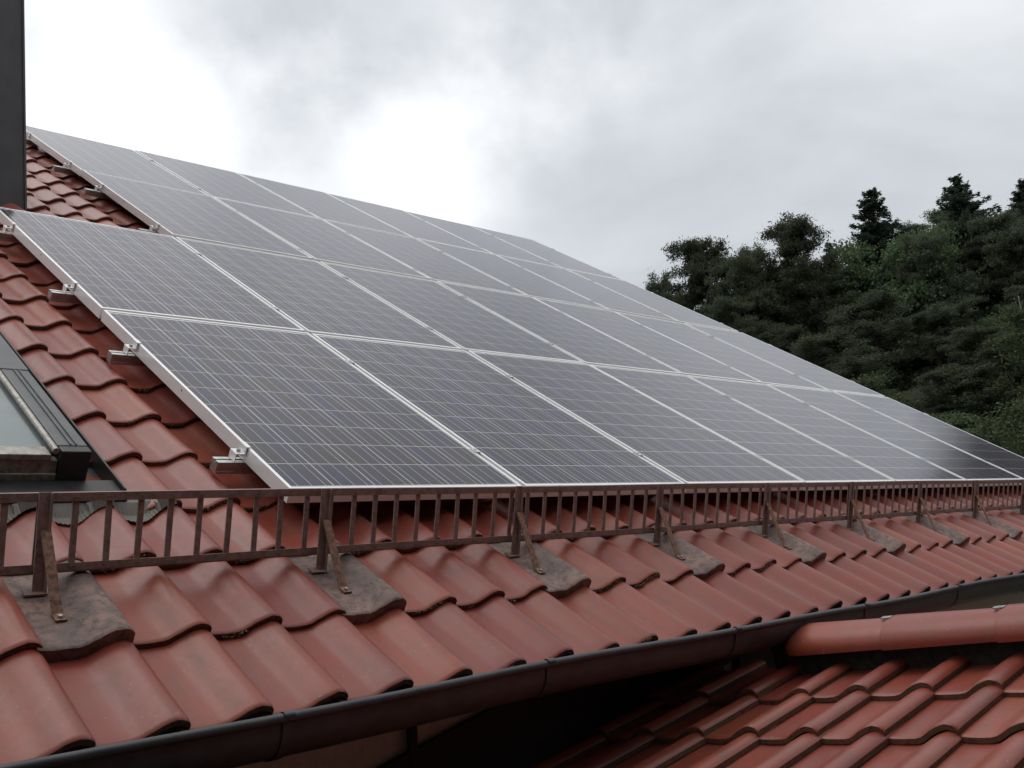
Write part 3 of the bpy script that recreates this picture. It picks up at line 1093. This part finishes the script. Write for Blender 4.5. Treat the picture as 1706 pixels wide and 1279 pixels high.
where = ['left edge, beside the skylight', 'below the left corner of the panel array', 'below the second panel from the left',
         'below the third panel from the left', 'below the fourth panel', 'below the fifth panel', 'below the sixth panel',
         'below the last panel', 'far right end', 'beyond the right-hand panels']
nb = 0
for k in range(-7, 41, 4):
    u = -1.0472 + TW * k + 0.36 * TW
    kk = (k - 1) // 4
    if u < U0 + 0.2 or u > U1 - 0.3:
        continue
    br = link('snow_guard_bracket', None, None, RM @ Matrix.Translation((u, GB.y, GB.z)))
    names = {-1: 'outside the left edge of the picture', 0: 'nearest of all, below the skylight', 1: 'below the left corner of the panel array',
             2: 'third from the left, where two solar panels meet', 3: 'fourth from the left',
             4: 'fifth from the left', 5: 'sixth from the left', 6: 'seventh from the left',
             7: 'eighth from the left, near the right edge', 8: 'last at the right-hand end', 9: 'outside the right edge', -2: 'far left outside the picture'}
    tag(br, 'rusty snow guard bracket with slanted strut, ' + names.get(kk, 'beyond the right edge of the picture'), 'bracket', 'brackets holding the snow guard')

    def gq(du, h, f=0.0):
        return Vector((u + du, GB.y, GB.z)) + GDIR * h + GN * f
    mb = MB()
    mb.bar(gq(0, 0.0, 0.002), gq(0, 0.240, 0.002), 0.030, 0.005, (1, 0, 0))
    mb.bar(gq(0.0125, 0.003, 0.0), gq(0.0125, 0.238, 0.0), 0.024, 0.0045, GN)
    link('post', mb.mesh('post', [RUST]), br, RM)
    mb = MB()
    mb.bar((u - 0.036, GB.y, GB.z + 0.006), (u + 0.017, GB.y, GB.z + 0.006), 0.028, 0.004, (0, 1, 0))
    link('base_plate', mb.mesh('base_plate', [RUST]), br, RM)
    mb = MB()
    top = gq(0.004, 0.150, 0.008)
    foot = Vector((u + 0.009, -0.372, -0.1215))
    mb.bar(top, foot, 0.024, 0.005, (1, 0, 0))
    mb.bar(foot + Vector((0, 0.004, 0)), foot + Vector((0, -0.030, 0.0005)), 0.026, 0.0045, (1, 0, 0))
    link('strut', mb.mesh('strut', [STRUT]), br, RM)
    mb = MB()
    q = foot + Vector((0, -0.017, 0.0026))
    mb.tube([q, q + Vector((0, 0, 0.005))], [0.0055, 0.005], 6)
    link('bolt', mb.mesh('foot_bolt', [STEEL]), br, RM)
    nb += 1

# ------------------------------------------------------------------ trees on the hillside


def quads_from(cent, d1, d2, L, Wd):
    """rectangular leaves at cent spanned by unit vectors d1 (length L) and d2 (width Wd)"""
    a = d1 * L[:, None] * 0.5
    b = d2 * Wd[:, None] * 0.5
    v = np.stack([cent - a - b * 0.6, cent + a * 0.2 - b, cent + a + b * 0.3, cent + b], 1)
    return v.reshape(-1, 3)


def unit(a):
    return a / np.maximum(np.linalg.norm(a, axis=1, keepdims=True), 1e-9)


def leaf_mesh(name, cent, rs, lmin, lmax, ratio, mat, up=0.0, dirs=None):
    n = len(cent)
    d1 = unit(rs.normal(size=(n, 3)) + (np.array([0, 0, up]) if dirs is None else dirs))
    d2 = unit(np.cross(d1, rs.normal(size=(n, 3))))
    L = rs.uniform(lmin, lmax, n)
    v = quads_from(cent, d1, d2, L, L * ratio)
    return np_mesh(name, v, np.arange(4 * n).reshape(n, 4), mat)


def make_pine(seed, H=16.0):
    rs = np.random.default_rng(seed)
    mb = MB()
    lean = rs.normal(size=2) * 0.35
    hs = np.linspace(0, H * 0.97, 9)
    trunk = [Vector((lean[0] * (h / H) ** 2 + 0.12 * math.sin(h * 0.5 + seed), lean[1] * (h / H) ** 2 + 0.12 * math.cos(h * 0.45), h)) for h in hs]
    mb.tube(trunk, [0.22 * (1 - 0.85 * h / H) + 0.02 for h in hs], 7)
    cents = []
    nb_ = 44
    for i in range(nb_):
        f = 0.22 + 0.75 * (i + rs.uniform(0, 0.7)) / nb_
        z = H * f
        az = rs.uniform(0, 2 * math.pi)
        reach = (3.6 * (1 - ((f - 0.55) / 0.50) ** 2 * 0.80)) * rs.uniform(0.55, 1.1)
        base = Vector((lean[0] * f * f, lean[1] * f * f, z))
        rise = rs.uniform(0.0, 0.5) * reach
        tip = base + Vector((math.cos(az) * reach, math.sin(az) * reach, rise))
        midp = base.lerp(tip, 0.5) + Vector((0, 0, -0.15 * reach * 0.4))
        mb.tube([base, midp, tip], [0.07, 0.045, 0.015], 5, caps=False)
        for q in range(rs.integers(5, 9)):
            t = rs.uniform(0.35, 1.08)
            c0 = np.array(base.lerp(tip, t)) + rs.normal(size=3) * np.array([0.50, 0.50, 0.38])
            r = rs.uniform(0.34, 0.80)
            m = int(150 * r * r / 0.26)
            d = rs.normal(size=(m, 3)) * 0.52
            cents.append(c0 + d * np.array([r, r, r * 0.62]) + np.array([0, 0, 0.1]))
    for q in range(6):
        c0 = np.array([lean[0], lean[1], H * 0.985]) + rs.normal(size=3) * np.array([0.45, 0.45, 0.30])
        d = rs.normal(size=(110, 3)) * 0.6
        cents.append(c0 + d * np.array([0.5, 0.5, 0.36]))
    cent = np.concatenate(cents)
    return mb.mesh('trunk', [BARK]), leaf_mesh('crown', cent, rs, 0.12, 0.34, 0.36, PINE_L, 0.7), H


def make_spruce(seed, H=19.0, width=3.0):
    rs = np.random.default_rng(seed)
    mb = MB()
    mb.tube([(0, 0, 0), (0.03, 0.02, H * 0.5), (0, 0, H)], [0.26, 0.15, 0.02], 7)
    cents, dirs = [], []
    nl = 40
    for i in range(nl):
        f = 0.10 + 0.89 * (i + rs.uniform(-0.4, 0.4)) / nl + 0.012
        z = H * f
        reach0 = width * (1 - f) ** 0.70 + 0.12
        for b in range(rs.integers(5, 9)):
            az = rs.uniform(0, 2 * math.pi)
            reach = reach0 * rs.uniform(0.45, 1.25)
            m = int(20 + 62 * reach)
            t = rs.uniform(0.1, 1.0, m)
            droop = rs.uniform(-0.45, -0.12) * t * reach + 0.34 * reach * t ** 3
            sw = 0.24 * reach * (1.05 - t)
            lat = rs.normal(size=m) * np.maximum(sw, 0.05)
            x = math.cos(az) * t * reach - math.sin(az) * lat
            y = math.sin(az) * t * reach + math.cos(az) * lat
            cents.append(np.stack([x, y, z + droop + rs.normal(size=m) * 0.13 - np.abs(lat) * 0.30], 1))
            dirs.append(np.tile(np.array([math.cos(az), math.sin(az), -0.25]) * 1.5, (m, 1)))
    cent = np.concatenate(cents)
    return mb.mesh('trunk', [BARK]), leaf_mesh('crown', cent, rs, 0.16, 0.42, 0.34, SPRUCE_L, 0, np.concatenate(dirs)), H


def make_broad(seed, H=12.0, rx=3.0, bark=None):
    rs = np.random.default_rng(seed)
    mb = MB()
    mb.tube([(0, 0, 0), (0.1, -0.05, H * 0.35), (0.05, 0.1, H * 0.7), (0, 0, H * 0.95)], [0.2, 0.15, 0.09, 0.02], 7)
    cents = []
    for i in range(58):
        d = unit(rs.normal(size=(1, 3)))[0]
        rr = rs.uniform(0.35, 1.0) ** 0.6
        c0 = np.array([0, 0, H * 0.58]) + d * np.array([rx, rx, H * 0.39]) * rr
        taper = 1 - 0.45 * max(0.0, (c0[2] / H - 0.6) / 0.4)
        c0[:2] *= taper
        if i % 3 == 0:
            st = Vector((0.05, 0, max(H * 0.2, c0[2] - 2.0)))
            mb.tube([st, st.lerp(Vector(c0), 0.6) + Vector((0, 0, 0.15)), Vector(c0)], [0.06, 0.035, 0.01], 5, caps=False)
        r = rs.uniform(0.55, 1.05)
        m = int(290 * r * r)
        dd = rs.normal(size=(m, 3)) * 0.55
        cents.append(c0 + dd * np.array([r, r, r * 0.62]))
    cent = np.concatenate(cents)
    return mb.mesh('trunk', [bark or BARK]), leaf_mesh('crown', cent, rs, 0.13, 0.32, 0.62, LEAF_L, 0), H


KINDS = {'pine': [make_pine(s, h) for s, h in ((1, 16), (2, 17), (3, 15), (4, 16))],
         'spruce': [make_spruce(11, 19, 4.0), make_spruce(12, 18, 4.6)],
         'broad': [make_broad(21, 12, 3.0), make_broad(22, 11, 2.7), make_broad(23, 13, 2.6, BIRCH)]}


def plant(kind, var, az, dist, top_el, label, group, rot, name=None, width=1.0, height=None):
    a = rad(az)
    x, y = CAM.x + dist * math.cos(a), CAM.y + dist * math.sin(a)
    z = terrain(x, y) - 0.3
    trunk, crown, H = KINDS[kind][var]
    if height is None:
        height = CAM.z + dist * math.tan(rad(top_el)) - z
    s = height / H
    sw = min(max(s, 0.75), 1.45) * width
    M = Matrix.Translation((x, y, z)) @ Matrix.Rotation(rot, 4, 'Z') @ Matrix.Diagonal((sw, sw, s, 1))
    t = link(name or {'pine': 'pine_tree', 'spruce': 'spruce_tree', 'broad': 'broadleaf_tree'}[kind], None, None, M)
    tag(t, label, 'tree', group)
    link('trunk', trunk, t, M)
    link('crown', crown, t, M)
    return t


GT = 'trees on the wooded hillside'
HERO = [  # kind, variant, azimuth, distance, elevation of the tip, label, width
    ('pine', 0, 36.4, 88, 16.3, 'small dark pine at the left end of the wood, touching the panel edge', 0.62),
    ('pine', 1, 33.3, 84, 17.9, 'broad pine with layered crown, second from the left end of the wood', 0.95),
    ('pine', 2, 31.6, 80, 16.5, 'low dark pine between the two tall pines at the left of the wood', 0.9),
    ('pine', 3, 28.0, 82, 18.1, 'tall ragged pine with the highest crown left of the pointed spruce', 1.05),
    ('pine', 0, 30.1, 85, 17.0, 'pine leaning over the gap left of the ragged tall pine', 0.8),
    ('spruce', 0, 23.7, 86, 18.9, 'narrow pointed spruce standing alone above the green broadleaf crowns', 1.6),
    ('broad', 0, 21.9, 80, 17.0, 'fresh green rounded tree just right of the pointed spruce', 1.0),
    ('spruce', 1, 19.3, 84, 18.5, 'large wide spruce with drooping boughs near the right edge', 1.55),
    ('spruce', 0, 16.2, 88, 17.5, 'ragged spruce cut by the right edge of the picture', 1.5),
    ('broad', 2, 17.6, 56, 12.3, 'pale green birch in front of the wood at the right edge', 1.0),
    ('spruce', 0, 13.9, 86, 19.2, 'slim spruce just outside the right edge, mirrored in the last panel', 0.6),
    ('spruce', 1, 12.2, 84, 20.2, 'wide spruce outside the right edge, mirrored in the last panel', 0.9),
    ('pine', 2, 9.8, 83, 20.3, 'second pine outside the right edge of the picture', 1.2),
    ('spruce', 0, 7.9, 84, 20.0, 'slender spruce well outside the right edge of the picture', 1.2),
    ('pine', 3, 6.4, 83, 20.0, 'last tall pine outside the right edge of the picture', 1.2),
    ('broad', 1, 25.4, 84, 16.9, 'low leafy tree left of the pointed spruce, in the skyline', 0.9),
]
rng = random.Random(77)
for h in HERO:
    plant(h[0], h[1], h[2], h[3], h[4], h[5], GT, rng.uniform(0, 6.28), width=h[6])
ANCH = [(36.4, 'the small leftmost pine'), (33.3, 'the broad layered pine'), (28.0, 'the tall ragged pine'),
        (23.7, 'the narrow pointed spruce'), (21.9, 'the fresh green rounded tree'), (19.3, 'the large wide spruce'),
        (16.2, 'the spruce at the right edge')]
LEVEL = {94: 'on the crest', 80: 'high on the slope', 69: 'midway up the slope', 59: 'low on the slope', 51: 'near the slope foot', 45: 'at the slope foot', 40: 'nearest the house'}
LOOK = {'pine': ['dark pine', 'shaggy pine', 'full pine', 'bushy pine'], 'spruce': ['dark spruce', 'wide spruce'],
        'broad': ['leafy tree', 'rounded green tree', 'pale barked tree']}


def mass_label(kind, var, az, dist):
    if az < 15.2:
        return 'tree of the wood beyond the right edge, seen only mirrored in the panels'
    a, nm = min(ANCH, key=lambda q: abs(q[0] - az))
    side = 'in line with' if abs(a - az) < 0.5 else ('left of' if az > a else 'right of')
    return '%s %s, %s %s' % (LOOK[kind][var], LEVEL[dist], side, nm)


for dist, el, step, mix in ((94, 16.5, 1.9, 'ppps'), (80, 15.2, 2.2, 'pppps'), (69, 12.6, 2.6, 'ppppb'), (59, 9.8, 3.0, 'pppb'),
                            (51, 6.9, 3.7, 'bbp'), (45, 4.6, 3.6, 'bb'), (40, 2.6, 3.4, 'bb')):
    az = 2.0
    while az < 38.5:
        a2 = az + rng.uniform(-0.7, 0.7)
        e2 = el + rng.uniform(-1.1, 0.7)
        if a2 > 30:
            e2 -= (a2 - 30) * 0.30
        if a2 < 12:
            e2 += min((12 - a2) * 0.4, 2.6)
        kd = {'p': 'pine', 's': 'spruce', 'b': 'broad'}[rng.choice(mix)]
        vr = rng.randrange(len(KINDS[kd]))
        plant(kd, vr, a2, dist + rng.uniform(-4, 4), e2, mass_label(kd, vr, a2, dist), 'trees in the mass of the wood', rng.uniform(0, 6.28), width=rng.uniform(0.9, 1.15))
        az += step * rng.uniform(0.8, 1.2)
